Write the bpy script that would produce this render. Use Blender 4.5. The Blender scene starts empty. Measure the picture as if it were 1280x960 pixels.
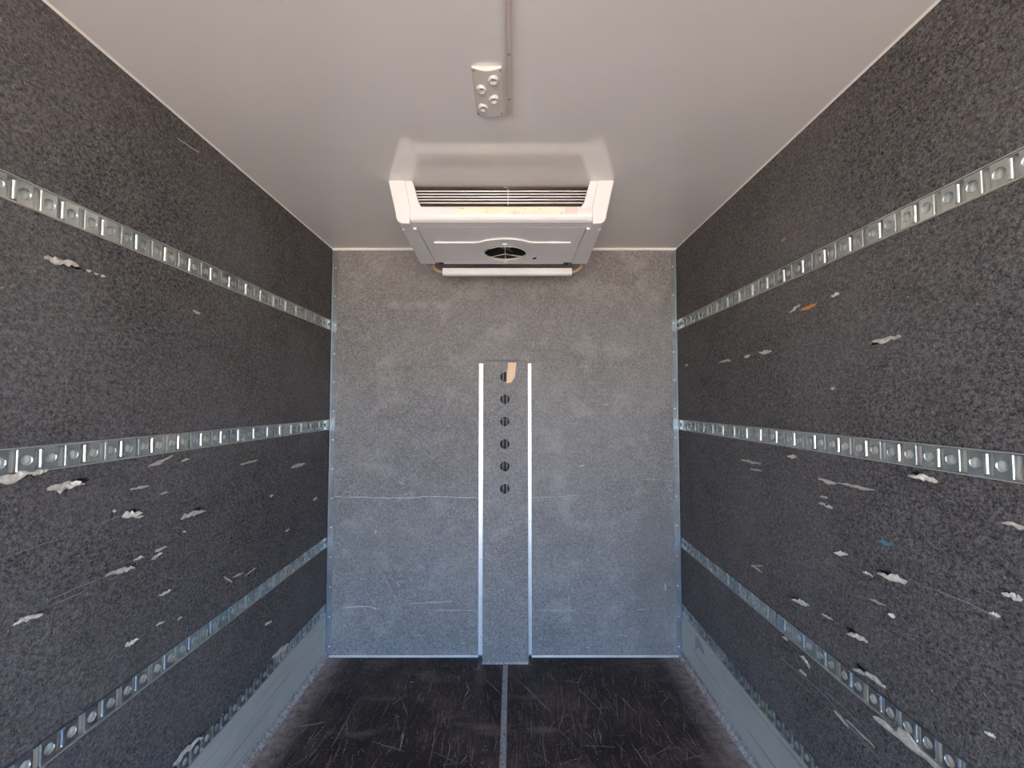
import bpy, bmesh, math, random
from mathutils import Vector, Matrix, noise as mnoise

random.seed(11)
scn = bpy.context.scene
COL = scn.collection

# ------------------------------------------------------------------ camera
F = 550.0                              # focal length in pixels of the 1280 x 960 frame
PITCH = math.atan(24.0 / F)
CH = 1.556                             # eye height above the load floor
cam_d = bpy.data.cameras.new('camera')
cam_d.sensor_width = 36.0
cam_d.lens = F / 1280.0 * 36.0
cam_d.clip_start = 0.02
cam = bpy.data.objects.new('camera', cam_d)
cam.location = (0, 0, CH)
cam.rotation_euler = (math.pi / 2 + PITCH, 0, 0)
COL.objects.link(cam)
scn.camera = cam

# ------------------------------------------------------------------ daylight
world = bpy.data.worlds.new('sky')
scn.world = world
world.use_nodes = True
wn = world.node_tree
wn.nodes.clear()
wo = wn.nodes.new('ShaderNodeOutputWorld')
wb = wn.nodes.new('ShaderNodeBackground')
ws = wn.nodes.new('ShaderNodeTexSky')
ws.sky_type = 'NISHITA'
ws.sun_disc = False
ws.sun_elevation = math.radians(48)
ws.sun_rotation = math.radians(100)
ws.air_density = 1.2
ws.dust_density = 0.3
ws.ozone_density = 2.0
wb.inputs['Strength'].default_value = 0.44
wt = wn.nodes.new('ShaderNodeMix')      # camera white balance of the clear blue sky
wt.data_type = 'RGBA'
wt.blend_type = 'MULTIPLY'
wt.inputs[0].default_value = 1.0
wt.inputs[7].default_value = (0.72, 0.97, 1.36, 1)
wn.links.new(ws.outputs[0], wt.inputs[6])
wn.links.new(wt.outputs[2], wb.inputs[0])
wn.links.new(wb.outputs[0], wo.inputs[0])

sun_d = bpy.data.lights.new('sun', 'SUN')
sun_d.energy = 19.0
sun_d.angle = math.radians(0.6)
sun_d.color = (1.0, 0.93, 0.82)
sun = bpy.data.objects.new('sun', sun_d)
sun.rotation_euler = (math.radians(38), 0, math.radians(78))
sun.location = (8, 0, 12)
COL.objects.link(sun)

vs = scn.view_settings
vs.view_transform = 'Standard'
vs.look = 'None'
vs.exposure = 2.14
vs.gamma = 1.0
vs.use_curve_mapping = False
scn.cycles.diffuse_bounces = 6
scn.cycles.max_bounces = 12

# ------------------------------------------------------------------ dimensions (metres)
XL, XR = -1.15, 1.05                   # faces of the side linings
YB = 2.778                             # face of the bulkhead lining
YD = -2.2                              # rear opening, behind the photographer
H = 2.546                              # ceiling
XC = -0.05                             # middle of the box
LT = 0.014                             # lining thickness
SA, CA = math.sin(PITCH), math.cos(PITCH)


def ray(px, py):
    dx, dy = (px - 640.0) / F, (480.0 - py) / F
    return Vector((dx, CA - dy * SA, SA + dy * CA))


def hit(px, py, axis, value):
    """the point where the ray through a pixel meets a plane of the box"""
    d = ray(px, py)
    o = Vector((0, 0, CH))
    t = (value - o[axis]) / d[axis]
    return o + d * t


# ------------------------------------------------------------------ object helpers
def tag(o, label=None, cat=None, group=None, kind=None):
    if label: o['label'] = label
    if cat: o['category'] = cat
    if group: o['group'] = group
    if kind: o['kind'] = kind
    return o


def mesh_from(bm, name, mat, smooth=False):
    bmesh.ops.recalc_face_normals(bm, faces=bm.faces[:])
    me = bpy.data.meshes.new(name)
    bm.to_mesh(me)
    bm.free()
    if mat: me.materials.append(mat)
    if smooth:
        for p in me.polygons: p.use_smooth = True
    return me


def obj(name, data, parent=None, loc=(0, 0, 0)):
    o = bpy.data.objects.new(name, data)
    COL.objects.link(o)
    o.location = loc
    if parent:
        o.parent = parent
        o.matrix_parent_inverse = Matrix.Translation(-Vector(parent.location)) if parent.parent is None else \
            Matrix.Translation(-(Vector(parent.location)))
    return o


def build(name, bm, mat, parent=None, smooth=False, bevel=0.0, seg=2):
    o = obj(name, mesh_from(bm, name, mat, smooth), parent)
    if bevel:
        m = o.modifiers.new('edge', 'BEVEL')
        m.width = bevel
        m.segments = seg
        m.limit_method = 'ANGLE'
        m.angle_limit = math.radians(35)
        m.harden_normals = False
    return o


def empty(name, loc):
    o = bpy.data.objects.new(name, None)
    COL.objects.link(o)
    o.location = loc
    o.empty_display_size = 0.05
    return o


def box(bm, x0, x1, y0, y1, z0, z1):
    v = [bm.verts.new(p) for p in ((x0, y0, z0), (x1, y0, z0), (x1, y1, z0), (x0, y1, z0),
                                   (x0, y0, z1), (x1, y0, z1), (x1, y1, z1), (x0, y1, z1))]
    for f in ((0, 3, 2, 1), (4, 5, 6, 7), (0, 1, 5, 4), (1, 2, 6, 5), (2, 3, 7, 6), (3, 0, 4, 7)):
        bm.faces.new([v[i] for i in f])


def bx(*a):
    bm = bmesh.new()
    box(bm, *a)
    return bm


def prism(bm, pts, axis, a, b):
    """extrude a 2-D outline along an axis: the outline gives the two other coordinates in order"""
    def P(p, c):
        q = [p[0], p[1]]
        q.insert(axis, c)
        return bm.verts.new(q)
    A = [P(p, a) for p in pts]
    B = [P(p, b) for p in pts]
    n = len(pts)
    bm.faces.new(A)
    bm.faces.new(B[::-1])
    for i in range(n):
        bm.faces.new((A[i], A[(i + 1) % n], B[(i + 1) % n], B[i]))


def pr(pts, axis, a, b):
    bm = bmesh.new()
    prism(bm, pts, axis, a, b)
    return bm


def tube(bm, pts, r, n=8, cap=True):
    pts = [Vector(p) for p in pts]
    rings = []
    up = Vector((0.13, 0.21, 0.97))
    for i, p in enumerate(pts):
        d = (pts[min(i + 1, len(pts) - 1)] - pts[max(i - 1, 0)]).normalized()
        s = d.cross(up)
        if s.length < 1e-3: s = d.cross(Vector((1, 0, 0)))
        s.normalize()
        u = s.cross(d)
        rings.append([bm.verts.new(p + (s * math.cos(k * 2 * math.pi / n) + u * math.sin(k * 2 * math.pi / n)) * r) for k in range(n)])
    for a, b in zip(rings, rings[1:]):
        for k in range(n):
            bm.faces.new((a[k], a[(k + 1) % n], b[(k + 1) % n], b[k]))
    if cap:
        bm.faces.new(rings[0][::-1])
        bm.faces.new(rings[-1])


def lathe(bm, centre, prof, axis='z', n=20, sign=1):
    """turn a profile [(radius, height)] about an axis through centre; closed at radius 0"""
    c = Vector(centre)
    rings = []
    for r, h in prof:
        if r < 1e-6:
            p = {'z': Vector((0, 0, h * sign)), 'y': Vector((0, h * sign, 0)), 'x': Vector((h * sign, 0, 0))}[axis]
            rings.append([bm.verts.new(c + p)])
        else:
            ring = []
            for k in range(n):
                a, b = r * math.cos(2 * math.pi * k / n), r * math.sin(2 * math.pi * k / n)
                p = {'z': Vector((a, b, h * sign)), 'y': Vector((a, h * sign, b)), 'x': Vector((h * sign, a, b))}[axis]
                ring.append(bm.verts.new(c + p))
            rings.append(ring)
    for A, B in zip(rings, rings[1:]):
        for k in range(n):
            if len(A) == 1 and len(B) == 1: continue
            if len(A) == 1: bm.faces.new((A[0], B[k], B[(k + 1) % n]))
            elif len(B) == 1: bm.faces.new((A[k], B[0], A[(k + 1) % n]))
            else: bm.faces.new((A[k], B[k], B[(k + 1) % n], A[(k + 1) % n]))


def holed_plate(outline, holes, axis, a, b):
    """a plate with round or free holes: outline and holes as 2-D loops, thickness a..b on axis"""
    bm = bmesh.new()
    def P(p, c):
        q = [p[0], p[1]]
        q.insert(axis, c)
        return q
    edges = []
    loops = []
    for lp in [outline] + holes:
        vs_ = [bm.verts.new(P(p, a)) for p in lp]
        loops.append(vs_)
        for i in range(len(vs_)):
            edges.append(bm.edges.new((vs_[i], vs_[(i + 1) % len(vs_)])))
    bmesh.ops.triangle_fill(bm, edges=edges, use_beauty=True, use_dissolve=False)
    ret = bmesh.ops.extrude_face_region(bm, geom=bm.faces[:])
    d = [0, 0, 0]
    d[axis] = b - a
    bmesh.ops.translate(bm, vec=d, verts=[g for g in ret['geom'] if isinstance(g, bmesh.types.BMVert)])
    return bm


def circle(cx, cy, r, n=28):
    return [(cx + r * math.cos(2 * math.pi * k / n), cy + r * math.sin(2 * math.pi * k / n)) for k in range(n)]


def clone(src, parent, shift):
    c = src.copy()
    COL.objects.link(c)
    c.parent = parent
    c.location = Vector(src.location) + Vector(shift)
    return c


# ------------------------------------------------------------------ materials
class NT:
    def __init__(self, name):
        self.m = bpy.data.materials.new(name)
        self.m.use_nodes = True
        self.t = self.m.node_tree
        self.b = self.t.nodes['Principled BSDF']
        self.tc = self.t.nodes.new('ShaderNodeTexCoord')

    def n(self, typ, **kw):
        x = self.t.nodes.new(typ)
        for k, v in kw.items(): setattr(x, k, v)
        return x

    def link(self, a, b): self.t.links.new(a, b)

    def coords(self, scale=(1, 1, 1), rot=(0, 0, 0)):
        mp = self.n('ShaderNodeMapping')
        mp.inputs['Scale'].default_value = scale
        mp.inputs['Rotation'].default_value = rot
        self.link(self.tc.outputs['Object'], mp.inputs['Vector'])
        return mp.outputs[0]

    def noise(self, scale=5, detail=3, rough=0.55, stretch=(1, 1, 1), rot=(0, 0, 0)):
        x = self.n('ShaderNodeTexNoise')
        x.inputs['Scale'].default_value = scale
        x.inputs['Detail'].default_value = detail
        x.inputs['Roughness'].default_value = rough
        self.link(self.coords(stretch, rot), x.inputs['Vector'])
        return x.outputs['Fac']

    def ramp(self, fac, stops):
        r = self.n('ShaderNodeValToRGB')
        e = r.color_ramp.elements
        while len(e) < len(stops): e.new(0.5)
        for el, (p, c) in zip(e, stops):
            el.position = p
            el.color = (*c, 1) if len(c) == 3 else c
        self.link(fac, r.inputs[0])
        return r.outputs[0]

    def val(self, fac, lo, hi, a=0.0, b=1.0):
        m = self.n('ShaderNodeMapRange')
        m.inputs[1].default_value = lo
        m.inputs[2].default_value = hi
        m.inputs[3].default_value = a
        m.inputs[4].default_value = b
        self.link(fac, m.inputs[0])
        return m.outputs[0]

    def mix(self, fac, a, b, mode='MIX'):
        x = self.n('ShaderNodeMix', data_type='RGBA', blend_type=mode)
        for sock, v in ((x.inputs[0], fac), (x.inputs[6], a), (x.inputs[7], b)):
            if isinstance(v, (int, float)): sock.default_value = v
            elif isinstance(v, tuple): sock.default_value = (*v, 1)
            else: self.link(v, sock)
        return x.outputs[2]

    def math(self, op, a, b=0.0):
        x = self.n('ShaderNodeMath', operation=op)
        for s, v in ((x.inputs[0], a), (x.inputs[1], b)):
            if isinstance(v, (int, float)): s.default_value = v
            else: self.link(v, s)
        return x.outputs[0]

    def bump(self, fac, strength=0.3, dist=0.002):
        x = self.n('ShaderNodeBump')
        x.inputs['Strength'].default_value = strength
        x.inputs['Distance'].default_value = dist
        self.link(fac, x.inputs['Height'])
        self.link(x.outputs[0], self.b.inputs['Normal'])

    def set(self, color=None, rough=None, metal=None, spec=None):
        for k, v in (('Base Color', color), ('Roughness', rough), ('Metallic', metal), ('Specular IOR Level', spec)):
            if v is None: continue
            s = self.b.inputs[k]
            if isinstance(v, (int, float)): s.default_value = v
            elif isinstance(v, tuple): s.default_value = (*v, 1)
            else: self.link(v, s)
        return self


def felt(name, lo, hi, wear, bulkhead=False):
    k = NT(name)
    fine = k.noise(230, 3, 0.8)
    grain = k.noise(105, 3, 0.75, (1, 0.8, 1))
    speck = k.math('ADD', k.math('MULTIPLY', fine, 0.6), k.math('MULTIPLY', grain, 0.4))
    blot = k.noise(11, 5, 0.65, (1, 0.6, 1))
    big = k.noise(1.6, 4, 0.55)
    streak = k.noise(5, 5, 0.65, (1, 0.22, 7))
    mid = tuple(a + (b - a) * 0.38 for a, b in zip(lo, hi))
    c = k.ramp(speck, [(0.39, tuple(x * 0.6 for x in lo)), (0.49, mid), (0.60, hi)])
    c = k.mix(k.val(blot, 0.40, 0.72, 0.0, 0.25), c, tuple(x * 0.8 for x in lo))
    c = k.mix(k.val(streak, 0.54, 0.78, 0.0, 0.45), c, wear)
    c = k.mix(k.val(big, 0.40, 0.68, 0.0, 0.28), c, hi)
    fluff = k.noise(95, 2, 0.5)
    c = k.mix(k.val(fluff, 0.70, 0.76, 0.0, 0.55), c, (0.5, 0.48, 0.46))
    tint = k.noise(48, 3, 0.6)
    c = k.mix(k.val(tint, 0.58, 0.72, 0.0, 0.35), c, (0.19, 0.12, 0.10))
    tint2 = k.noise(41, 3, 0.6, (1.1, 1, 1.3), (0.7, 0.2, 0.4))
    c = k.mix(k.val(tint2, 0.58, 0.72, 0.0, 0.3), c, (0.09, 0.13, 0.16))
    if bulkhead:
        dusty = k.noise(5.5, 6, 0.65, (1, 1, 1.2))
        c = k.mix(k.val(dusty, 0.53, 0.74, 0.0, 0.4), c, (0.46, 0.43, 0.41))
        # damp stain with a ragged edge low down near the right corner
        xyz = k.n('ShaderNodeSeparateXYZ')
        k.link(k.tc.outputs['Object'], xyz.inputs[0])
        ex = k.math('DIVIDE', k.math('SUBTRACT', xyz.outputs['X'], 0.90), 0.15)
        ez = k.math('DIVIDE', k.math('SUBTRACT', xyz.outputs['Z'], 0.40), 0.62)
        r2 = k.math('ADD', k.math('MULTIPLY', ex, ex), k.math('MULTIPLY', ez, ez))
        rag = k.noise(7, 4, 0.6)
        r2 = k.math('ADD', r2, k.math('MULTIPLY', k.math('SUBTRACT', rag, 0.5), 2.2))
        c = k.mix(k.val(r2, 0.6, 1.2, 0.32, 0.0), c, (0.135, 0.118, 0.105))
    k.set(c, 0.95, 0.0, 0.15)
    k.bump(speck, 0.5, 0.004)
    return k.m


M = {}
M['felt'] = felt('shaded_felt', (0.037, 0.0335, 0.0325), (0.25, 0.232, 0.225), (0.165, 0.150, 0.142))  # same felt, grazing light on the side walls put into a darker colour
M['felt_back'] = felt('lit_felt', (0.122, 0.111, 0.105), (0.375, 0.347, 0.332), (0.25, 0.23, 0.218), True)  # same felt, light from the open rear put into a paler colour

k = NT('white_gelcoat')
n1 = k.noise(2.2, 3, 0.5)
n2 = k.noise(30, 2, 0.5, (1, 0.15, 1))
c = k.ramp(n1, [(0.35, (0.745, 0.725, 0.70)), (0.7, (0.785, 0.765, 0.74))])
k.set(c, 0.012, 0.0, 0.5)
k.b.inputs['IOR'].default_value = 1.9
M['ceiling'] = k.m

k = NT('white_bead')
k.set((0.86, 0.82, 0.75), 0.4)
M['bead'] = k.m

k = NT('galvanised_steel')
n1 = k.noise(9, 3, 0.55)
c = k.ramp(n1, [(0.3, (0.50, 0.56, 0.56)), (0.55, (0.66, 0.70, 0.68)), (0.75, (0.74, 0.71, 0.61))])
k.set(c, 0.21, 0.88, 0.5)
M['zinc'] = k.m

k = NT('pale_back_zinc')
n1 = k.noise(25, 4, 0.6)
c = k.ramp(n1, [(0.3, (0.74, 0.69, 0.61)), (0.7, (0.90, 0.85, 0.77))])
k.set(c, 0.5, 0.0, 0.5)
M['zinc_back'] = k.m

k = NT('pale_rail_lip')
k.set((0.52, 0.48, 0.41), 0.5, 0.2)
M['lip'] = k.m

k = NT('brushed_kick_plate')
n1 = k.noise(6, 5, 0.65, (1, 0.35, 1))
n2 = k.noise(7, 4, 0.6, (1, 0.12, 9))
n3 = k.noise(140, 2, 0.5)
c = k.ramp(n1, [(0.3, (0.62, 0.60, 0.535)), (0.7, (0.76, 0.74, 0.67))])
c = k.mix(k.val(n2, 0.57, 0.72, 0.0, 0.75), c, (0.12, 0.12, 0.115))
c = k.mix(k.val(n2, 0.24, 0.34, 0.6, 0.0), c, (0.72, 0.72, 0.70))
k.set(c, k.val(n3, 0.3, 0.7, 0.36, 0.50), 0.25, 0.5)
M['kick'] = k.m

k = NT('dusty_foot_strip')
n1 = k.noise(55, 4, 0.7)
n2 = k.noise(4, 3, 0.6)
c = k.ramp(n1, [(0.32, (0.20, 0.18, 0.165)), (0.55, (0.46, 0.44, 0.41)), (0.7, (0.64, 0.62, 0.585))])
c = k.mix(k.val(n2, 0.48, 0.7, 0.0, 0.6), c, (0.25, 0.15, 0.10))
k.set(c, 0.7, 0.15)
k.bump(n1, 0.5, 0.003)
M['foot'] = k.m

k = NT('corner_angle_metal')
n1 = k.noise(12, 3, 0.5)
c = k.ramp(n1, [(0.3, (0.28, 0.30, 0.33)), (0.7, (0.38, 0.40, 0.42))])
k.set(c, 0.38, 0.8)
M['angle'] = k.m

k = NT('bright_aluminium')
n1 = k.noise(14, 3, 0.5)
c = k.ramp(n1, [(0.3, (0.68, 0.67, 0.66)), (0.7, (0.76, 0.75, 0.74))])
k.set(c, 0.38, 0.45)
M['alu'] = k.m

k = NT('worn_alu_strip')
n1 = k.noise(70, 4, 0.7)
n2 = k.noise(9, 3, 0.6)
c = k.ramp(n1, [(0.32, (0.06, 0.055, 0.05)), (0.42, (0.34, 0.33, 0.32)), (0.7, (0.52, 0.51, 0.50))])
c = k.mix(k.val(n2, 0.6, 0.75, 0.0, 0.5), c, (0.30, 0.24, 0.18))
k.set(c, 0.55, 0.4)
M['strip'] = k.m

k = NT('phenolic_floor')
g1 = k.noise(3.4, 6, 0.7, (1, 0.7, 1))
wearm = k.val(k.noise(2.3, 4, 0.6), 0.38, 0.62, 0.15, 1.0)
s1 = k.noise(1.0, 5, 0.75, (80, 5.5, 1), (0, 0, 0.06))
s2 = k.noise(1.0, 5, 0.75, (115, 9.0, 1), (0, 0, -0.20))
s3 = k.noise(1.0, 4, 0.7, (70, 8.0, 1), (0, 0, 0.42))
s4 = k.noise(1.0, 4, 0.7, (8.0, 90, 1), (0, 0, 0.2))
sp = k.noise(95, 3, 0.65)
sp2 = k.noise(38, 4, 0.7)
c = k.ramp(g1, [(0.34, (0.012, 0.0085, 0.0075)), (0.52, (0.036, 0.025, 0.021)), (0.70, (0.105, 0.074, 0.060))])
c = k.mix(k.math('MULTIPLY', wearm, k.val(sp2, 0.48, 0.68, 0.0, 0.5)), c, (0.115, 0.082, 0.070))
c = k.mix(k.math('MULTIPLY', wearm, k.val(s1, 0.55, 0.68, 0.0, 0.9)), c, (0.26, 0.190, 0.155))
c = k.mix(k.math('MULTIPLY', wearm, k.val(s2, 0.57, 0.69, 0.0, 0.9)), c, (0.34, 0.255, 0.210))
c = k.mix(k.val(s3, 0.61, 0.72, 0.0, 0.6), c, (0.24, 0.19, 0.165))
c = k.mix(k.val(s4, 0.67, 0.76, 0.0, 0.5), c, (0.22, 0.17, 0.15))
c = k.mix(k.val(sp, 0.63, 0.70, 0.0, 0.9), c, (0.50, 0.43, 0.38))
# dust and grit gathered along both side walls
sx = k.n('ShaderNodeSeparateXYZ')
k.link(k.tc.outputs['Object'], sx.inputs[0])
dist = k.math('ABSOLUTE', k.math('SUBTRACT', sx.outputs['X'], XC))
edge = k.val(dist, 0.93, 1.07, 0.0, 1.0)
dn = k.noise(26, 5, 0.7)
dust = k.math('MULTIPLY', edge, k.val(dn, 0.30, 0.62, 0.15, 1.0))
c = k.mix(k.math('MULTIPLY', dust, 0.85), c, (0.46, 0.375, 0.32))
# smeared dried spills near the bulkhead
sm = k.noise(4.5, 4, 0.6, (0.6, 1.6, 1))
c = k.mix(k.val(sm, 0.56, 0.70, 0.0, 0.45), c, (0.26, 0.20, 0.155))
k.set(c, k.val(g1, 0.3, 0.7, 0.30, 0.42), 0.0, 0.2)
M['floor'] = k.m

k = NT('white_plastic')
n1 = k.noise(5, 3, 0.5)
c = k.ramp(n1, [(0.3, (0.80, 0.78, 0.755)), (0.7, (0.84, 0.825, 0.80))])
k.set(c, 0.38)
M['plastic'] = k.m

k = NT('coil_fin')
n1 = k.noise(40, 2, 0.5)
c = k.ramp(n1, [(0.3, (0.12, 0.095, 0.065)), (0.7, (0.20, 0.16, 0.11))])
k.set(c, 0.5, 0.5)
M['fin'] = k.m

k = NT('coil_tube_metal')
k.set((0.93, 0.91, 0.88), 0.35, 0.0)
M['tube'] = k.m

k = NT('black_plastic_and_shade')
k.set((0.008, 0.0075, 0.007), 0.6)
M['black'] = k.m

k = NT('dark_fan')
k.set((0.13, 0.108, 0.085), 0.45)
M['fan'] = k.m

k = NT('faded_label')
n1 = k.noise(38, 4, 0.7, (1, 1, 1.5))
n2 = k.noise(9, 3, 0.6)
c = k.ramp(n2, [(0.35, (0.90, 0.86, 0.74)), (0.7, (0.90, 0.80, 0.56))])
c = k.mix(k.val(n1, 0.60, 0.70, 0.0, 0.9), c, (0.60, 0.32, 0.07))
k.set(c, 0.5)
M['label'] = k.m

k = NT('brown_hose')
k.set((0.33, 0.24, 0.15), 0.4)
M['hose'] = k.m

k = NT('raw_wood')
n1 = k.noise(30, 4, 0.6, (1, 1, 0.15))
c = k.ramp(n1, [(0.3, (0.62, 0.38, 0.20)), (0.5, (0.82, 0.56, 0.34)), (0.75, (0.88, 0.64, 0.42))])
k.set(c, 0.7)
M['wood'] = k.m

k = NT('torn_backing')
n1 = k.noise(90, 4, 0.7)
c = k.ramp(n1, [(0.3, (0.34, 0.30, 0.23)), (0.6, (0.56, 0.51, 0.42)), (0.8, (0.66, 0.63, 0.56))])
k.set(c, 0.85)
k.bump(n1, 0.6, 0.003)
M['torn'] = k.m

k = NT('torn_orange')
k.set((0.50, 0.22, 0.08), 0.8)
M['torn_orange'] = k.m
k = NT('blue_smear')
k.set((0.10, 0.22, 0.30), 0.8)
M['blue'] = k.m

k = NT('scuff')
n1 = k.noise(200, 3, 0.7)
c = k.ramp(n1, [(0.4, (0.30, 0.29, 0.285)), (0.65, (0.62, 0.60, 0.58))])
k.set(c, 0.85)
M['scuff'] = k.m
k = NT('faint_scuff')
n1 = k.noise(160, 3, 0.7)
c = k.ramp(n1, [(0.4, (0.19, 0.18, 0.175)), (0.65, (0.36, 0.35, 0.34))])
k.set(c, 0.9)
M['scuff_faint'] = k.m
k = NT('floor_scratch')
n1 = k.noise(120, 3, 0.7)
c = k.ramp(n1, [(0.4, (0.22, 0.16, 0.135)), (0.65, (0.46, 0.36, 0.31))])
k.set(c, 0.7)
M['floor_scratch'] = k.m

k = NT('outer_panel')
k.set((0.03, 0.028, 0.026), 0.8)
M['outer'] = k.m
k = NT('sunlit_concrete')
n1 = k.noise(0.7, 5, 0.6)
c = k.ramp(n1, [(0.3, (0.50, 0.392, 0.295)), (0.7, (0.59, 0.472, 0.362))])
k.set(c, 0.9)
M['ground'] = k.m

# ------------------------------------------------------------------ the box
RAILS = [2.019, 1.391, 0.669, 0.266]   # lower edges of the four lashing rails
RH = 0.061
T = 0.05
o = build('ground', bx(-30, 30, -40, 30, -1.05, -0.95), M['ground'])
tag(o, 'sunlit pale concrete yard outside the open rear of the truck box', 'ground', kind='structure')

def shell(name, bm, mat, label, cat):
    o = build(name, bm, mat)
    return tag(o, label, cat, kind='structure')

floor = shell('floor', bx(XL - LT - T, XR + LT + T, YD, YB + LT + T, -0.09, -0.013), M['black'],
              'dark scratched plywood load floor in two boards', 'floor')
o = build('floor_panel', bx(XL + 0.001, -0.0545, YD, YB, -0.0125, 0.0), M['floor'], floor)
o = build('floor_panel', bx(-0.0245, XR - 0.001, YD, YB, -0.0125, 0.0), M['floor'], floor)
ceiling = shell('ceiling', bx(XL - LT - T, XR + LT + T, YD, YB + LT + T, H, H + 0.06), M['ceiling'],
                'glossy off-white fibreglass ceiling of the truck box', 'ceiling')

walls = {}
panels = {}
for side, x_face, sgn in (('left', XL, -1), ('right', XR, 1)):
    xa = x_face + sgn * LT
    xb = xa + sgn * T
    w = shell('wall_' + side, bx(min(xa, xb), max(xa, xb), YD, YB + LT + T, -0.013, H), M['outer'],
              'grey felt-lined side wall on the %s with four lashing rails' % side, 'wall')
    walls[side] = w
    zs = [(RAILS[3] + RH, RAILS[2]), (RAILS[2] + RH, RAILS[1]), (RAILS[1] + RH, RAILS[0]), (RAILS[0] + RH, H)]
    panels[side] = [[z0, z1, None, []] for z0, z1 in zs]
wall_back = shell('wall_back', bx(XL - LT, XR + LT, YB + LT, YB + LT + T, -0.013, H), M['outer'],
                  'scuffed grey felt-lined bulkhead wall at the far end', 'wall')
back_panel = build('lining_panel', bx(XL, XR, YB, YB + LT - 0.0003, 0.0, H), M['felt_back'], wall_back)

# ------------------------------------------------------------------ kick plates
for side, x_face, s in (('left', XL, 1), ('right', XR, -1)):
    prof = [(x_face - s * (LT - 0.0005), 0.0005), (x_face + s * 0.005, 0.0005), (x_face + s * 0.004, RAILS[3] - 0.0015),
            (x_face, RAILS[3] - 0.0005), (x_face - s * (LT - 0.0005), RAILS[3] - 0.0005)]
    b = build('baseboard_' + side, pr([(p[0], p[1]) for p in prof], 1, YD, YB - 0.0015), M['kick'])
    tag(b, 'scratched grey metal kick plate along the foot of the %s wall' % side, 'kick plate', kind='structure')
    foot = [(x_face + s * 0.0055, 0.0005), (x_face + s * 0.029, 0.0005), (x_face + s * 0.027, 0.004), (x_face + s * 0.012, 0.014),
            (x_face + s * 0.0055, 0.034)]
    bm = bmesh.new()
    ny = 190
    rows = []
    for j in range(ny + 1):
        y = YD + (YB - 0.002 - YD) * j / ny
        r = []
        for i, p in enumerate(foot):
            q = Vector((p[0], y, p[1]))
            if 0 < i < 4:
                nz = mnoise.noise(Vector((i * 3.1, y * 22, s * 5)))
                q.x += s * nz * 0.004
                q.z += abs(nz) * 0.002
            r.append(bm.verts.new(q))
        rows.append(r)
    for a, b2 in zip(rows, rows[1:]):
        for i in range(len(foot)):
            bm.faces.new((a[i], a[(i + 1) % 5], b2[(i + 1) % 5], b2[i]))
    bm.faces.new(rows[0])
    bm.faces.new(rows[-1][::-1])
    f = build('sealing_strip', bm, M['foot'], b)
    bm = bmesh.new()                                     # row of bright sealant beads along the strip
    y = 1.3
    while y < YB - 0.03:
        if random.random() < 0.75:
            rr = random.uniform(0.0014, 0.0031)
            c0 = Vector((x_face + s * (0.013 + random.uniform(-0.003, 0.006)), y, 0.014 + rr * 0.3))
            lathe(bm, c0, [(0, rr), (rr * 0.8, rr * 0.6), (rr, 0), (0, -rr * 0.4)], 'z', 6)
        y += random.uniform(0.011, 0.022)
    f2 = build('sealant_beads', bm, M['bead'], b)
    tag(f2, kind='stuff')

# sticker remains on the right kick plate
pts = [(869, 794), (872, 797), (876, 803), (879, 810), (881, 819), (878, 817), (875, 811), (873, 809), (869, 814), (869, 805)]
P3 = [hit(px, py, 0, XR - 0.0047) for px, py in pts]
bm = pr([(p.y, p.z) for p in P3], 0, XR - 0.0052, XR - 0.0044)
o = build('sticker_residue', bm, M['scuff'], bpy.data.objects['baseboard_right'])

# ------------------------------------------------------------------ trims
def trim(n, bm, mat, label, smooth=False, bevel=0.0):
    o = build('trim_%d' % n, bm, mat, None, smooth, bevel)
    return tag(o, label, 'trim', kind='structure')

bm = bmesh.new()
prism(bm, [(YB - 0.0005, H - 0.0005), (YB - 0.010, H - 0.0005), (YB - 0.009, H - 0.007), (YB - 0.004, H - 0.012), (YB - 0.0005, H - 0.013)], 0, XL + 0.002, XR - 0.002)
trim(1, bm, M['bead'], 'thin white sealing bead where the bulkhead meets the ceiling')
for n, x, s, side in ((2, XL, 1, 'left'), (3, XR, -1, 'right')):
    bm = bmesh.new()
    prism(bm, [(x + s * 0.0005, H - 0.0005), (x + s * 0.006, H - 0.0005), (x + s * 0.0005, H - 0.006)], 1, YD, YB - 0.011)
    trim(n, bm, M['bead'], 'thin pale bead along the ceiling edge of the %s wall' % side)
for n, x, s, side in ((4, XL, 1, 'left'), (5, XR, -1, 'right')):
    xa = x + s * 0.0055
    prof = [(xa, YB - 0.0005), (xa + s * 0.030, YB - 0.0005), (xa + s * 0.030, YB - 0.0025), (xa + s * 0.0022, YB - 0.0025),
            (xa + s * 0.0022, YB - 0.010), (xa, YB - 0.010)]
    tr = trim(n, pr(prof, 2, 0.012, H - 0.014), M['angle'], 'riveted grey metal angle in the %s corner of the bulkhead' % side)
    bm = bmesh.new()
    lathe(bm, (xa + s * 0.019, YB - 0.0025, 0.06), [(0.0055, 0.0), (0.005, 0.0016), (0.003, 0.0034), (0, 0.004)], 'y', 10, -1)
    rv = build('rivet', bm, M['bead'], tr, True)
    z = 0.06
    i = 1
    while True:
        z += 0.182 + random.uniform(-0.004, 0.004)
        if z > H - 0.03: break
        clone(rv, tr, (random.uniform(-0.001, 0.001), 0, z - 0.06))
        i += 1
DX0, DX1 = -0.177, 0.098               # the duct in the middle of the bulkhead
DYF = 2.699
DTOP = 1.812
FL0, FL1 = -0.2075, 0.1215
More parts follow.
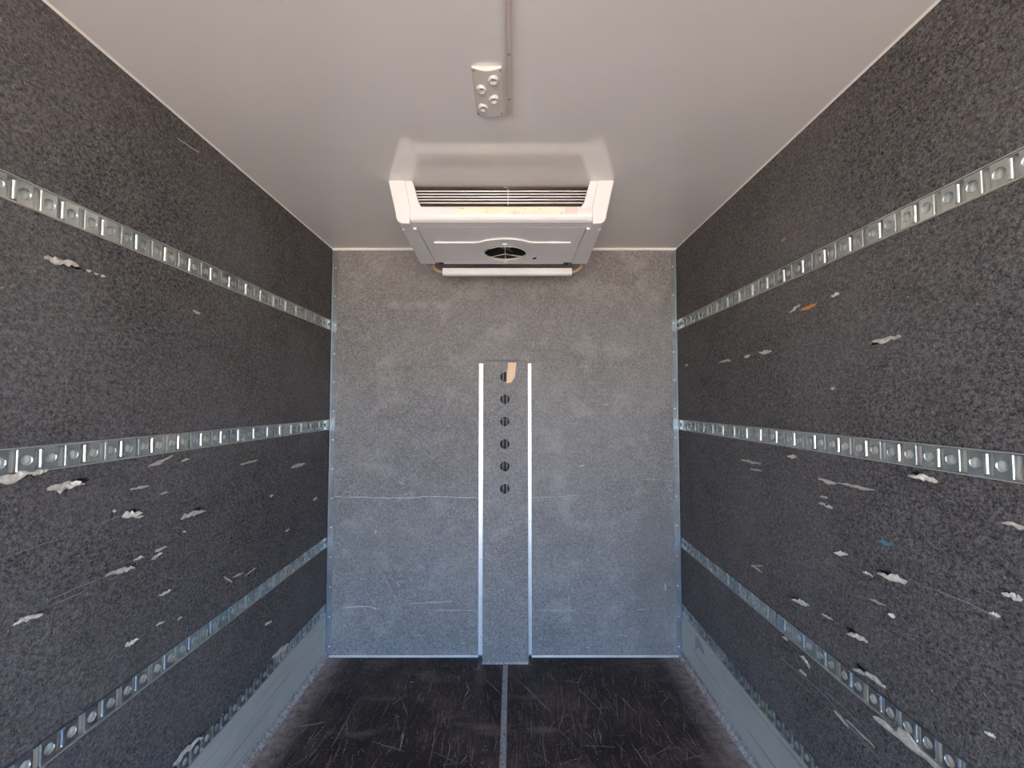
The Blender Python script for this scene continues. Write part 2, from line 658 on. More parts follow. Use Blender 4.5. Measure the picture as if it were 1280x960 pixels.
for n, a, b, side in ((6, XL + 0.009, FL0 - 0.001, 'left'), (7, FL1 + 0.001, XR - 0.009, 'right')):
    prof = [(YB - 0.0027, 0.0005), (YB - 0.0145, 0.0005), (YB - 0.0145, 0.0035), (YB - 0.0055, 0.0040), (YB - 0.005, 0.0070), (YB - 0.0027, 0.0078)]
    trim(n, pr(prof, 0, a, b), M['alu'], 'narrow pale strip along the foot of the bulkhead %s of the duct' % side)
# joint bar down the middle of the floor
bm = pr([(-0.054, -0.0125), (-0.025, -0.0125), (-0.025, 0.001), (-0.0275, 0.0028), (-0.0515, 0.0028), (-0.054, 0.001)], 1, YD, DYF - 0.003)
trim(8, bm, M['strip'], 'worn metal joint bar down the middle of the floor')

# ------------------------------------------------------------------ lashing rails
PIT = 0.0555
SW = 0.021                              # slot width
SH = 0.0505                             # slot height

def rail_mesh(name, phase, s, x_face):
    """face plate with alternating slots and round holes; s = +1: the room lies towards +x"""
    bm = bmesh.new()
    y_end = YB - 0.010
    y0 = YD + 0.003
    def V(u, v, nrm): return bm.verts.new((x_face + s * nrm, u, v))
    top = 0.0018
    k0 = math.floor((y0 - phase) / PIT) + 1
    k1 = math.floor((y_end - 0.012 - phase) / PIT)
    m = (RH - SH) / 2
    # upper and lower margin with folded lips
    for v0, v1, lip in ((0.0, m, -1), (RH - m, RH, 1)):
        e = 0.0008
        a0, a1 = (v0 + e, v1) if lip < 0 else (v0, v1 - e)
        pts = [(a0, -0.010), (a0, top + 0.0026), (a0 + 0.0014, top + 0.0026), (a0 + 0.0014, top), (a1, top), (a1, top - 0.0015)] if lip < 0 else \
              [(a1, -0.010), (a1, top + 0.0026), (a1 - 0.0014, top + 0.0026), (a1 - 0.0014, top), (a0, top), (a0, top - 0.0015)]
        A = [V(y0, p, q) for p, q in pts]
        B = [V(y_end, p, q) for p, q in pts]
        for i in range(len(pts) - 1):
            bm.faces.new((A[i], A[i + 1], B[i + 1], B[i]))
    edges = [y0] + [phase + k * PIT for k in range(k0, k1 + 1)]
    for i, e in enumerate(edges):
        u0 = e
        u1 = edges[i + 1] - SW if i + 1 < len(edges) else y_end
        typeA = ((i - 1 + k0) % 2 == 0)
        if u1 - u0 < 0.004: continue
        w = u1 - u0
        if w < 0.026:
            bm.faces.new([V(u0, m, top), V(u1, m, top), V(u1, RH - m, top), V(u0, RH - m, top)])
        else:
            # land with a dished round hole
            cu, cv, r = (u0 + u1) / 2, RH / 2, 0.0122
            n = 16
            per = []
            for q in range(4):
                ca = [(u1, RH - m), (u0, RH - m), (u0, m), (u1, m)]
                p, p2 = ca[q], ca[(q + 1) % 4]
                for j in range(4):
                    per.append((p[0] + (p2[0] - p[0]) * j / 4, p[1] + (p2[1] - p[1]) * j / 4))
            outer = [V(p[0], p[1], top) for p in per]
            def ringv(rad, nrm):
                return [V(cu + rad * math.cos(math.pi / 4 + 2 * math.pi * j / n), cv + rad * math.sin(math.pi / 4 + 2 * math.pi * j / n), nrm) for j in range(n)]
            R0, R1, R2 = ringv(r + 0.0014, top), ringv(r, top - 0.0016), ringv(r - 0.0004, -0.0070)
            for A, B in ((outer, R0), (R0, R1), (R1, R2)):
                for j in range(n):
                    bm.faces.new((A[j], A[(j + 1) % n], B[(j + 1) % n], B[j]))
        # far edge of the slot before this land: a rolled lip (type A) or a plain fold (type B)
        if i > 0:
            h0, h1 = (m + 0.0032, RH - m - 0.0032) if typeA else (m, RH - m)
            prof = [(0, top), (-0.0022, top - 0.0006), (-0.0044, top - 0.0022), (-0.0060, top - 0.0048), (-0.0064, top - 0.0056), (-0.0062, -0.0078)] if typeA else \
                   [(0, top), (-0.0016, top - 0.0006), (-0.0030, top - 0.0022), (-0.0034, top - 0.0050), (-0.0030, -0.0078)]
            A = [V(u0 + p, h0, q) for p, q in prof]
            B = [V(u0 + p, h1, q) for p, q in prof]
            for j in range(len(prof) - 1):
                bm.faces.new((A[j], A[j + 1], B[j + 1], B[j]))
        # near edge of the slot after this land
        if i + 1 < len(edges):
            prof = [(0, top), (0.0008, top - 0.0008), (0.0010, -0.0078)]
            A = [V(u1 + p, m, q) for p, q in prof]
            B = [V(u1 + p, RH - m, q) for p, q in prof]
            for j in range(2):
                bm.faces.new((A[j], A[j + 1], B[j + 1], B[j]))
    me = bpy.data.meshes.new(name)
    bmesh.ops.remove_doubles(bm, verts=bm.verts[:], dist=0.00005)
    bm.to_mesh(me)
    bm.free()
    me.materials.append(M['zinc'])
    return me

PH = {('left', 0): 1.000, ('left', 1): 1.0862, ('left', 2): 1.0577, ('left', 3): 1.03,
      ('right', 0): 1.0205, ('right', 1): 0.9852, ('right', 2): 1.0754, ('right', 3): 1.05}
WHERE = ['highest rail, near the ceiling', 'second rail from the top, at mid height', 'third rail from the top', 'lowest rail, on top of the kick plate']
for side, x_face, s in (('left', XL, 1), ('right', XR, -1)):
    for i, zb in enumerate(RAILS):
        e = empty('lashing_rail', (x_face, 1.0, zb))
        tag(e, 'galvanised slotted lashing rail of the %s wall, %s' % (side, WHERE[i]), 'lashing rail', 'lashing rails of the side walls')
        me = rail_mesh('face_plate', PH[(side, i)], s, x_face)
        fp = bpy.data.objects.new('face_plate', me)
        COL.objects.link(fp)
        fp.parent = e
        fp.location = (-x_face, -1.0, 0)
        xa, xb = sorted((x_face - s * 0.0079, x_face - s * 0.0135))
        bk = build('back_plate', bx(xa - x_face, xb - x_face, YD + 0.004 - 1.0, YB - 0.012 - 1.0, 0.0012, RH - 0.0012), M['zinc_back'])
        bk.parent = e
        for v0, v1 in (((0.0, 0.0016),) if i > 1 else ((0.0, 0.0016), (RH - 0.0016, RH))):
            xa, xb = sorted((s * 0.0046, s * 0.0049 - s * 0.0095))
            lp_ = build('edge_lip', bx(xa, xb, YD + 0.004 - 1.0, YB - 0.012 - 1.0, v0 - 0.0007 if v0 == 0 else v0, v1 if v0 == 0 else v1 + 0.0007), M['lip'])
            lp_.parent = e

# ------------------------------------------------------------------ torn places in the side linings
flaps = []
holes_done = {'left': [], 'right': []}
def torn(side, a, b, w, lift=0.010, mat='torn', seed=0, n=9):
    """a torn flap: a = pixel of the attached end, b = pixel of the lifted end, w = width in pixels"""
    x_face, s = (XL, 1) if side == 'left' else (XR, -1)
    A, B = hit(*a, 0, x_face), hit(*b, 0, x_face)
    mid = (A + B) / 2
    pxm = abs((mid - Vector((0, 0, CH))).x) / abs(((a[0] + b[0]) / 2 - 640.0) / F) / F   # metres per pixel there
    hw = w * pxm * 0.46
    lift *= 1.7
    d = (B - A)
    L = d.length
    d.normalize()
    q = Vector((0, -d.z, d.y))
    rnd = random.Random(seed * 7 + int(a[0]) * 3 + int(a[1]))
    par = next((pz for pz in panels[side] if pz[0] <= mid.z <= pz[1]), None) or min(panels[side], key=lambda pz: abs((pz[0] + pz[1]) / 2 - mid.z))
    if lift >= 0.0165 and mat == 'torn':        # the lining is torn open beyond the lifted end
        c0 = B + d * min(0.25 * L, 0.012)
        ra, rb_ = max(0.010, min(0.5 * L, 0.028)), max(0.006, min(hw * 0.95, 0.014))
        loop = []
        for i in range(8):
            an = -2 * math.pi * i / 8
            f = rnd.uniform(0.7, 1.1)
            p = c0 + d * (ra * f * math.cos(an)) + q * (rb_ * f * math.sin(an))
            loop.append((p.y, p.z))
        ok = all(par[0] + 0.004 < z < par[1] - 0.004 and y < YB - 0.03 for y, z in loop)
        ok = ok and all((c0 - c2).length > ra + r2 + 0.004 for c2, r2 in holes_done[side])
        if ok:
            par[3].append(loop)
            holes_done[side].append((c0, ra))
    bm = bmesh.new()
    tops, bots = [], []
    for i in range(n):
        t = i / (n - 1)
        prof = math.sin(math.pi * min(1, t * 0.86 + 0.06)) ** 0.8
        half = hw * prof * rnd.uniform(0.42, 1.18) + 0.0006
        off = hw * rnd.uniform(-0.38, 0.38)
        rowt, rowb = [], []
        for j in (-1, -0.4, 0.3, 1):
            p = A + d * (L * t + rnd.uniform(-0.04, 0.04) * L) + q * (off + half * j)
            h = 0.0012 + lift * (t ** 1.4) * (1 - 0.45 * j * j) + rnd.uniform(0, 0.0012)
            rowt.append(bm.verts.new(p + Vector((s * (h + 0.0013), 0, 0))))
            rowb.append(bm.verts.new(p + Vector((s * h, 0, 0))))
        tops.append(rowt)
        bots.append(rowb)
    for i in range(n - 1):
        for j in range(3):
            bm.faces.new((tops[i][j], tops[i][j + 1], tops[i + 1][j + 1], tops[i + 1][j]))
            bm.faces.new((bots[i][j], bots[i + 1][j], bots[i + 1][j + 1], bots[i][j + 1]))
        bm.faces.new((tops[i][0], tops[i + 1][0], bots[i + 1][0], bots[i][0]))
        bm.faces.new((tops[i][3], bots[i][3], bots[i + 1][3], tops[i + 1][3]))
    for i in (0, n - 1):
        for j in range(3):
            bm.faces.new((tops[i][j], bots[i][j], bots[i][j + 1], tops[i][j + 1]))
    flaps.append((side, par, bm, mat))

LEFT_TORN = [
    ((54, 322), (88, 331), 10, 0.012), ((107, 338), (111, 339), 3, 0.003), ((117, 341), (120, 343), 3, 0.003), ((125, 344), (129, 346), 3, 0.003),
    ((58, 613), (94, 604), 11, 0.014), ((74, 612), (86, 603), 10, 0.020), ((-12, 605), (32, 590), 14, 0.012), ((40, 593), (52, 588), 6, 0.008),
    ((162, 612), (183, 607), 4, 0.004), ((199, 618), (208, 615), 2, 0.003), ((152, 646), (166, 641), 11, 0.016), ((168, 647), (175, 645), 4, 0.006),
    ((225, 648), (244, 639), 9, 0.010), ((238, 643), (254, 639), 5, 0.006), ((140, 638), (142, 639), 4, 0.003), ((193, 690), (204, 683), 4, 0.006),
    ((184, 584), (213, 570), 5, 0.004), ((299, 581), (320, 575), 3, 0.004), ((364, 584), (377, 580), 6, 0.010), ((337, 621), (339, 619), 4, 0.004),
    ((391, 625), (395, 622), 4, 0.004), ((226, 576), (234, 574), 3, 0.003), ((131, 719), (160, 709), 6, 0.006), ((146, 716), (161, 709), 8, 0.010),
    ((166, 700), (176, 696), 4, 0.005), ((189, 699), (198, 692), 5, 0.006), ((15, 782), (25, 775), 4, 0.005), ((22, 776), (44, 768), 8, 0.010),
    ((198, 745), (210, 738), 5, 0.006), ((156, 808), (167, 799), 6, 0.008), ((194, 782), (203, 777), 3, 0.003), ((221, 775), (225, 771), 3, 0.003),
    ((331, 780), (337, 777), 5, 0.006), ((356, 664), (360, 662), 3, 0.003), ((290, 722), (302, 716), 3, 0.003),
    ((305, 720), (318, 710), 2, 0.003), ((216, 956), (247, 921), 12, 0.012), ((340, 822), (357, 806), 8, 0.010), ((228, 664), (230, 665), 2, 0.003),
    ((221, 173), (246, 190), 2, 0.003), ((240, 388), (248, 392), 4, 0.003), ((280, 721), (288, 728), 3, 0.003),
]
for i, (a, b, w, l) in enumerate(LEFT_TORN): torn('left', a, b, w, l, seed=i)
RIGHT_TORN = [
    ((1128, 421), (1098, 427), 9, 0.010), ((1022, 379), (1004, 388), 5, 0.005), ((1001, 380), (990, 390), 5, 0.004), ((1050, 367), (1042, 370), 5, 0.004),
    ((965, 439), (953, 441), 5, 0.008), ((938, 444), (933, 446), 4, 0.005), ((914, 450), (902, 452), 4, 0.005), ((1044, 485), (1041, 486), 4, 0.003),
    ((952, 580), (929, 575), 4, 0.005), ((953, 589), (940, 586), 3, 0.003), ((996, 570), (988, 571), 5, 0.006), ((1046, 605), (1027, 599), 5, 0.005),
    ((1094, 613), (1052, 604), 4, 0.004), ((1035, 622), (1027, 621), 3, 0.003), ((1042, 635), (1034, 632), 4, 0.005), ((1032, 630), (1026, 629), 3, 0.003),
    ((1173, 601), (1151, 595), 9, 0.018), ((1288, 662), (1259, 652), 7, 0.006), ((1060, 693), (1051, 691), 6, 0.012), ((1092, 720), (1083, 715), 4, 0.006),
    ((1134, 727), (1109, 718), 9, 0.016), ((1280, 750), (1261, 741), 9, 0.008), ((1012, 757), (997, 750), 6, 0.012), ((1042, 775), (1031, 768), 3, 0.004),
    ((1086, 802), (1068, 791), 7, 0.014), ((1120, 771), (1115, 768), 5, 0.006), ((1252, 771), (1243, 766), 5, 0.006), ((1246, 922), (1237, 915), 5, 0.006),
    ((1108, 858), (1077, 836), 9, 0.014), ((1013, 836), (1008, 820), 8, 0.012), ((1180, 962), (1102, 896), 17, 0.012),
    ((1009, 845), (1001, 838), 5, 0.003), ((986, 800), (981, 796), 4, 0.004), ((955, 707), (940, 708), 2, 0.002), ((953, 716), (941, 706), 2, 0.003),
    ((1062, 910), (1045, 888), 4, 0.003), ((1094, 934), (1060, 900), 3, 0.002), ((860, 456), (858, 457), 3, 0.003), ((1108, 757), (1090, 749), 3, 0.003),
]
for i, (a, b, w, l) in enumerate(RIGHT_TORN):
    torn('right', a, b, w, l, 'torn_orange' if i == 1 else 'torn', seed=100 + i)
torn('right', (1118, 682), (1100, 676), 6, 0.001, 'blue')
torn('right', (983, 297), (978, 302), 5, 0.001, 'torn_orange')

for side, x_face, sgn in (('left', XL, -1), ('right', XR, 1)):
    for pz in panels[side]:
        z0, z1 = pz[0] + 0.0009, pz[1] - 0.0009
        outline = [(YD, z0), (YB - 0.009, z0), (YB - 0.009, z1), (YD, z1)]
        bm = holed_plate(outline, pz[3], 0, x_face, x_face + sgn * (LT - 0.0003))
        pz[2] = build('lining_panel', bm, M['felt'], walls[side])
for side, pz, bm, mat in flaps:
    build('torn_flap', bm, M[mat], pz[2])

# ------------------------------------------------------------------ scuffs and scratches
def ribbons(name, parent, mat, lines, axis, value, out, seed):
    """thin raised marks along pixel polylines lying on one plane of the box; out = direction into the room"""
    rnd = random.Random(seed)
    bm = bmesh.new()
    for pts, w in lines:
        P = [hit(px, py, axis, value) for px, py in pts]
        fine = []
        for a, b in zip(P, P[1:]):
            n = max(2, int((b - a).length / 0.03))
            fine += [a.lerp(b, i / n) for i in range(n)]
        fine.append(P[-1])
        nrm = Vector((0, 0, 0))
        nrm[axis] = out
        prev = None
        for i, p in enumerate(fine):
            d = (fine[min(i + 1, len(fine) - 1)] - fine[max(i - 1, 0)])
            if d.length < 1e-6: continue
            q = d.normalized().cross(nrm) * (w * 0.5 * rnd.uniform(0.3, 1.0) * (0.25 if i in (0, len(fine) - 1) else 1))
            j = q.normalized() * rnd.uniform(-0.4, 0.4) * w
            row = [bm.verts.new(p + q + j + nrm * 0.0001), bm.verts.new(p + j + nrm * 0.0006), bm.verts.new(p - q + j + nrm * 0.0001)]
            if prev:
                bm.faces.new((prev[0], row[0], row[1], prev[1]))
                bm.faces.new((prev[1], row[1], row[2], prev[2]))
            prev = row
    for f in bm.faces:
        f.normal_update()
        if f.normal[axis] * out < 0: f.normal_flip()
    me = bpy.data.meshes.new(name)
    bm.to_mesh(me)
    bm.free()
    me.materials.append(M[mat])
    o = obj(name, me, parent)
    return tag(o, kind='stuff')

back_lines = [
    ([(409, 621), (424, 621), (470, 622), (486, 623), (530, 621), (552, 621), (598, 622)], 0.007),
    ([(664, 622), (700, 621), (728, 619)], 0.004), ([(700, 623), (722, 624)], 0.004), ([(500, 623), (518, 612)], 0.004),
    ([(498, 601), (505, 606)], 0.009), ([(723, 583), (731, 581)], 0.010), ([(468, 667), (471, 663)], 0.012),
    ([(424, 760), (455, 758), (476, 761)], 0.009), ([(510, 755), (540, 753), (566, 752)], 0.006), ([(536, 763), (598, 763)], 0.005),
    ([(664, 763), (722, 763)], 0.004), ([(796, 762), (808, 762)], 0.006), ([(576, 805), (583, 804)], 0.010), ([(522, 793), (525, 794)], 0.010),
    ([(577, 790), (579, 788)], 0.010), ([(831, 729), (832, 737)], 0.014), ([(833, 736), (829, 738)], 0.008),
    ([(711, 741), (712, 785)], 0.004), ([(773, 795), (777, 794)], 0.012), ([(782, 795), (786, 794)], 0.010), ([(732, 809), (738, 810)], 0.010),
    ([(832, 494), (838, 493)], 0.004), ([(755, 505), (760, 506)], 0.010), ([(800, 599), (830, 600)], 0.003),
    ([(470, 758), (455, 735)], 0.004), ([(482, 725), (503, 766)], 0.003), ([(468, 803), (488, 780)], 0.003), ([(470, 636), (478, 628)], 0.003),
    ([(495, 727), (499, 733)], 0.010), ([(512, 722), (514, 726)], 0.010), ([(516, 744), (521, 743)], 0.006), ([(424, 688), (436, 688)], 0.003),
]
ribbons('scuff_marks', wall_back, 'scuff', back_lines, 1, YB, -1, 3)
rnd = random.Random(5)
faint = []
for _ in range(70):
    x = rnd.choice([rnd.uniform(425, 595), rnd.uniform(668, 842)])
    y = rnd.choice([rnd.uniform(480, 640), rnd.uniform(640, 815), rnd.uniform(640, 815)])
    a = rnd.uniform(-1.4, 1.4) if rnd.random() < 0.6 else rnd.uniform(-0.1, 0.1)
    L = rnd.uniform(5, 26)
    faint.append(([(x, y), (x + L * math.cos(a), y + L * math.sin(a) * 0.9)], rnd.uniform(0.0015, 0.004)))
faint += [([(409, 465), (450, 466)], 0.006), ([(470, 560), (540, 592), (560, 600)], 0.0015), ([(664, 555), (700, 556)], 0.003)]
faint = [(p, w) for p, w in faint if all((x < 597 or x > 666) and 421 < x < 842 for x, y in p)]
ribbons('scuff_marks', wall_back, 'scuff_faint', faint, 1, YB, -1, 4)

def panel_at(side, px, py):
    z = hit(px, py, 0, XL if side == 'left' else XR).z
    return next(pz[2] for pz in panels[side] if pz[0] <= z <= pz[1])
LL = [([(18, 780), (60, 758), (100, 742), (130, 722)], 0.0035), ([(40, 760), (80, 742), (112, 726)], 0.003), ([(96, 736), (150, 712), (186, 695)], 0.003),
      ([(118, 658), (140, 648), (154, 643)], 0.003), ([(0, 700), (40, 684), (80, 672)], 0.002), ([(225, 628), (262, 613)], 0.002)]
ribbons('scuff_marks', panel_at('left', 100, 740), 'scuff_faint', LL, 0, XL, 1, 21)
RL = [([(1134, 727), (1170, 738), (1215, 756), (1250, 775)], 0.004), ([(1148, 729), (1190, 747)], 0.002), ([(1028, 600), (1060, 606), (1096, 614)], 0.003),
      ([(1120, 690), (1180, 712), (1230, 735)], 0.002)]
ribbons('scuff_marks', panel_at('right', 1180, 742), 'scuff_faint', RL, 0, XR, -1, 22)
RL = [([(975, 822), (1000, 842), (1030, 868), (1060, 905), (1100, 950)], 0.005), ([(1030, 862), (1062, 892), (1092, 925)], 0.004), ([(990, 845), (1020, 872)], 0.003)]
ribbons('scuff_marks', panel_at('right', 1030, 868), 'scuff_faint', RL, 0, XR, -1, 23)

floor_lines_left = [
    ([(356, 911), (390, 906), (409, 902)], 0.008), ([(465, 927), (492, 935), (507, 939)], 0.008), ([(499, 939), (502, 925), (505, 916)], 0.012),
    ([(505, 916), (503, 930)], 0.008), ([(497, 866), (504, 878), (510, 896)], 0.004), ([(560, 925), (563, 932), (557, 958)], 0.006),
    ([(512, 853), (518, 853)], 0.012), ([(598, 836), (592, 838)], 0.006), ([(582, 852), (586, 862), (580, 872)], 0.012), ([(574, 882), (590, 868)], 0.006),
    ([(602, 845), (614, 856), (626, 868)], 0.004), ([(575, 955), (585, 943)], 0.004), ([(549, 890), (536, 958)], 0.003), ([(450, 870), (414, 935)], 0.003),
    ([(400, 940), (386, 958)], 0.004), ([(553, 833), (560, 832)], 0.006), ([(491, 893), (500, 896), (490, 899)], 0.004),
]
floor_lines_right = [
    ([(646, 848), (660, 862), (680, 882), (692, 894)], 0.006), ([(724, 861), (740, 878), (757, 895)], 0.006), ([(722, 855), (728, 842)], 0.006),
    ([(704, 851), (724, 853)], 0.004), ([(830, 868), (835, 873), (826, 880)], 0.006), ([(742, 912), (747, 934)], 0.006), ([(749, 912), (752, 930)], 0.006),
    ([(678, 925), (683, 958)], 0.004), ([(714, 890), (720, 925)], 0.003), ([(700, 831), (706, 828)], 0.010), ([(819, 906), (827, 907)], 0.004),
    ([(732, 915), (741, 924)], 0.004), ([(818, 918), (816, 930)], 0.004), ([(828, 938), (850, 934)], 0.003), ([(837, 834), (839, 835)], 0.010),
    ([(860, 885), (866, 884)], 0.006), ([(775, 870), (785, 878)], 0.003), ([(850, 950), (880, 944)], 0.003), ([(770, 865), (772, 898)], 0.003),
]
rnd = random.Random(77)
for lines, x0, x1 in ((floor_lines_left, -1.06, -0.07), (floor_lines_right, -0.01, 0.98)):
    for _ in range(130):
        x, y = rnd.uniform(x0, x1), rnd.uniform(1.75, 2.66) if rnd.random() < 0.75 else rnd.uniform(1.75, 2.3)
        L = rnd.uniform(0.02, 0.16)
        a = math.radians(90 + rnd.gauss(0, 14)) if rnd.random() < 0.75 else rnd.uniform(0, math.pi)
        pts = []
        for q in (0.0, 0.5, 1.0):
            wx, wy = x + L * q * math.cos(a) + rnd.uniform(-0.004, 0.004), y + L * q * math.sin(a)
            wx, wy = min(max(wx, x0), x1), min(wy, 2.68)
            dep = wy * CA - CH * SA          # floor point -> the pixel that sees it
            up = -wy * SA - CH * CA
            pts.append((640 + F * wx / dep, 480 - F * up / dep))
        if abs(pts[0][1] - pts[2][1]) + abs(pts[0][0] - pts[2][0]) > 2: lines.append((pts, rnd.uniform(0.0012, 0.0032)))
fp = [o for o in floor.children]
ribbons('scratch_marks', fp[0], 'floor_scratch', floor_lines_left, 2, 0.0, 1, 8)
ribbons('scratch_marks', fp[1], 'floor_scratch', floor_lines_right, 2, 0.0, 1, 9)

# ------------------------------------------------------------------ duct on the bulkhead
duct = empty('air_duct', (XC, DYF, 0))
tag(duct, 'tall grey felt-covered air duct with six round vents on the bulkhead', 'air duct')
vz = [hit(631, y, 1, DYF).z for y in (471, 499, 527, 555, 583, 611)]
vx = hit(631, 540, 1, DYF).x
VR = 0.0293
outline = [(DX0, 0.012), (DX1, 0.012), (DX1, DTOP), (DX0, DTOP)]
bm = holed_plate(outline, [circle(vx, z, VR, 24) for z in vz], 1, DYF, DYF + 0.012)
fr = build('front_panel', bm, M['felt_back'], duct)
for z in vz:
    for dx in (-0.0105, 0.0125):
        hh = math.sqrt(VR * VR - dx * dx) + 0.001
        build('vent_bar', bx(vx + dx - 0.0022, vx + dx + 0.0022, DYF + 0.0002, DYF + 0.008, z - hh, z + hh), M['felt_back'], fr)
build('inner_shade_sheet', bx(DX0 + 0.014, DX1 - 0.014, DYF + 0.055, DYF + 0.06, 0.012, DTOP - 0.014), M['black'], duct)  # black sheet stands in for the shade inside the duct
for a, b in ((DX0, DX0 + 0.012), (DX1 - 0.012, DX1)):
    build('side_panel', bx(a, b, DYF + 0.0122, YB - 0.0045, 0.004, DTOP - 0.0122), M['felt_back'], duct)
build('top_panel', bx(DX0, DX1, DYF + 0.0122, YB - 0.0045, DTOP - 0.012, DTOP), M['felt_back'], duct)
bm = pr([(DYF + 0.0118, 0.0005), (DYF - 0.006, 0.0005), (DYF - 0.006, 0.003), (DYF - 0.002, 0.004), (DYF - 0.0015, 0.011), (DYF + 0.0118, 0.0115)], 0, DX0, DX1)
build('foot_strip', bm, M['strip'], duct)
for a, b, inner in ((FL0, DX0 - 0.0006, DX0 - 0.0006), (DX1 + 0.0006, FL1, DX1 + 0.0006)):
    s = 1 if a == FL0 else -1
    xo = a if s == 1 else b
    prof = [(xo, YB - 0.0006), (xo, YB - 0.004), (inner - s * 0.0022, YB - 0.004), (inner - s * 0.0022, YB - 0.030), (inner, YB - 0.030), (inner, YB - 0.0006)]
    rl = build('edge_rail', pr(prof, 2, 0.0125, 1.806), M['alu'], duct)
    rl['label'] = 'bright aluminium edge rail'
    z = 1.76
    while z > 0.1:
        bm = bmesh.new()
        lathe(bm, ((xo + inner) / 2, YB - 0.004, z), [(0.0035, 0.0), (0.003, 0.0015), (0, 0.002)], 'y', 10, -1)
        build('screw', bm, M['angle'], rl)
        z -= 0.2345
# marks on the duct
duct_lines = [([(644, 802), (650, 800), (659, 804)], 0.012), ([(624, 812), (637, 811)], 0.006), ([(605, 525), (620, 524), (645, 526)], 0.003),
              ([(604, 713), (610, 712)], 0.006), ([(606, 768), (612, 760)], 0.003), ([(637, 776), (645, 790)], 0.002), ([(656, 785), (657, 787)], 0.006)]
o = ribbons('scuff_marks', duct, 'scuff_faint', duct_lines, 1, DYF, -1, 12)

# bit of wood stuck over the topmost vent
pts = [(634.8, 453.2), (645.6, 453.2), (643.4, 472), (638.6, 478.2), (633.2, 479), (633.6, 465)]
P3 = [hit(px, py, 1, DYF - 0.006) for px, py in pts]
bm = bmesh.new()
cx = sum(p.x for p in P3) / 6
cz = sum(p.z for p in P3) / 6
A = [bm.verts.new((p.x - cx, -0.0055, p.z - cz)) for p in P3]
B = [bm.verts.new((p.x - cx, 0.0055, p.z - cz)) for p in P3]
bm.faces.new(A)
bm.faces.new(B[::-1])
for i in range(6): bm.faces.new((A[i], B[i], B[(i + 1) % 6], A[(i + 1) % 6]))
wd = build('wood_offcut', bm, M['wood'], None, False, 0.0012)
wd.location = (cx, DYF - 0.0066, cz)
tag(wd, 'pale broken wood offcut wedged over the topmost vent of the duct', 'wood offcut')

# ------------------------------------------------------------------ cooling unit on the ceiling
UX = -0.048
YF, YR = 1.912, 2.490
ev = empty('cooling_unit', (UX, YF, H))
tag(ev, 'white ceiling-mounted cooling unit with coil grille and round fan', 'cooling unit')
def X(x): return UX + x
def Z(d): return H - 0.0006 - d
PL = M['plastic']

pil = [(0.502, 0), (0.486, 0.070), (0.468, 0.150), (0.464, 0.174), (0.455, 0.188), (0.440, 0.195), (0.405, 0.196), (0.404, 0.125), (0.410, 0.095), (0.431, 0)]
for s in (-1, 1):
    build('corner_cover', pr([(X(s * a), Z(d)) for a, d in pil], 1, YF, YF + 0.075), PL, ev, False, 0.004, 3)
    bz = [(0.4312, 0.0), (0.396, 0.0), (0.367, 0.100), (0.357, 0.113), (0.36, 0.128), (0.4036, 0.128), (0.4095, 0.095)]
    build('inner_bezel', pr([(X(s * a), Z(d)) for a, d in bz], 1, YF + 0.005, YF + 0.055), PL, ev, False, 0.002, 2)
lip = [(YF + 0.056, 0.114), (YF + 0.012, 0.115), (YF + 0.004, 0.119), (YF + 0.001, 0.128), (YF - 0.003, 0.148), (YF - 0.003, 0.156), (YF + 0.001, 0.166),
       (YF + 0.008, 0.176), (YF + 0.022, 0.182), (YF + 0.0755, 0.183), (YF + 0.0755, 0.120)]
lp = build('drip_lip', pr([(y, Z(d)) for y, d in lip], 0, X(-0.4035), X(0.4035)), PL, ev, True)
for p in lp.data.polygons: p.use_smooth = False
# faded label along the lip
la, lb = hit(571, 262, 1, YF).x, hit(704, 262, 1, YF).x
pr_lab = [(YF + 0.0030, 0.1195), (YF + 0.0002, 0.128), (YF - 0.0038, 0.148), (YF - 0.0038, 0.155), (YF - 0.0046, 0.155), (YF - 0.0046, 0.148), (YF - 0.0006, 0.128), (YF + 0.0022, 0.1193)]
build('label_plate', pr([(y, Z(d)) for y, d in pr_lab], 0, la, lb), M['label'], ev)['label'] = 'faded yellowish label with rust stains'
la, lb = hit(706, 262, 1, YF).x, hit(722, 262, 1, YF).x
k = NT('faded_pink_label')
k.set((0.86, 0.68, 0.62), 0.5)
build('label_plate', pr([(y, Z(d)) for y, d in pr_lab], 0, la, lb), k.m, ev)['label'] = 'faded pink label patch'

# coil: fins, tubes, wire clip
YCF = YF + 0.050
build('coil_backing', bx(X(-0.40), X(0.40), YCF + 0.030, YCF + 0.036, Z(0.150), Z(0.002)), M['black'], ev)
bm = bmesh.new()
x = -0.395
while x < 0.395:
    box(bm, X(x), X(x + 0.0012), YCF + 0.004, YCF + 0.028, Z(0.148), Z(0.002))
    x += 0.0036
tag(build('coil_fins', bm, M['fin'], ev), kind='stuff')
for py in (239.2, 242.9, 246.4, 249.9, 253.8):
    p = hit(630, py, 1, YCF)
    bm = bmesh.new()
    tube(bm, [(X(-0.40), YCF - 0.001, p.z), (X(0.40), YCF - 0.001, p.z)], 0.0028, 8)
    build('coil_tube', bm, M['tube'], ev, True)
wx = hit(635, 245, 1, YCF - 0.008).x
w0, w1 = hit(635, 234, 1, YCF - 0.008).z, hit(635, 256, 1, YCF - 0.008).z
bm = bmesh.new()
tube(bm, [(wx - 0.020, YCF - 0.008, w0 - 0.001), (wx - 0.006, YCF - 0.008, w0), (wx - 0.001, YCF - 0.008, w0 - 0.004), (wx, YCF - 0.008, w0 - 0.010), (wx, YCF - 0.008, w1 - 0.002)], 0.0016, 6)
build('wire_clip', bm, M['tube'], ev, True)

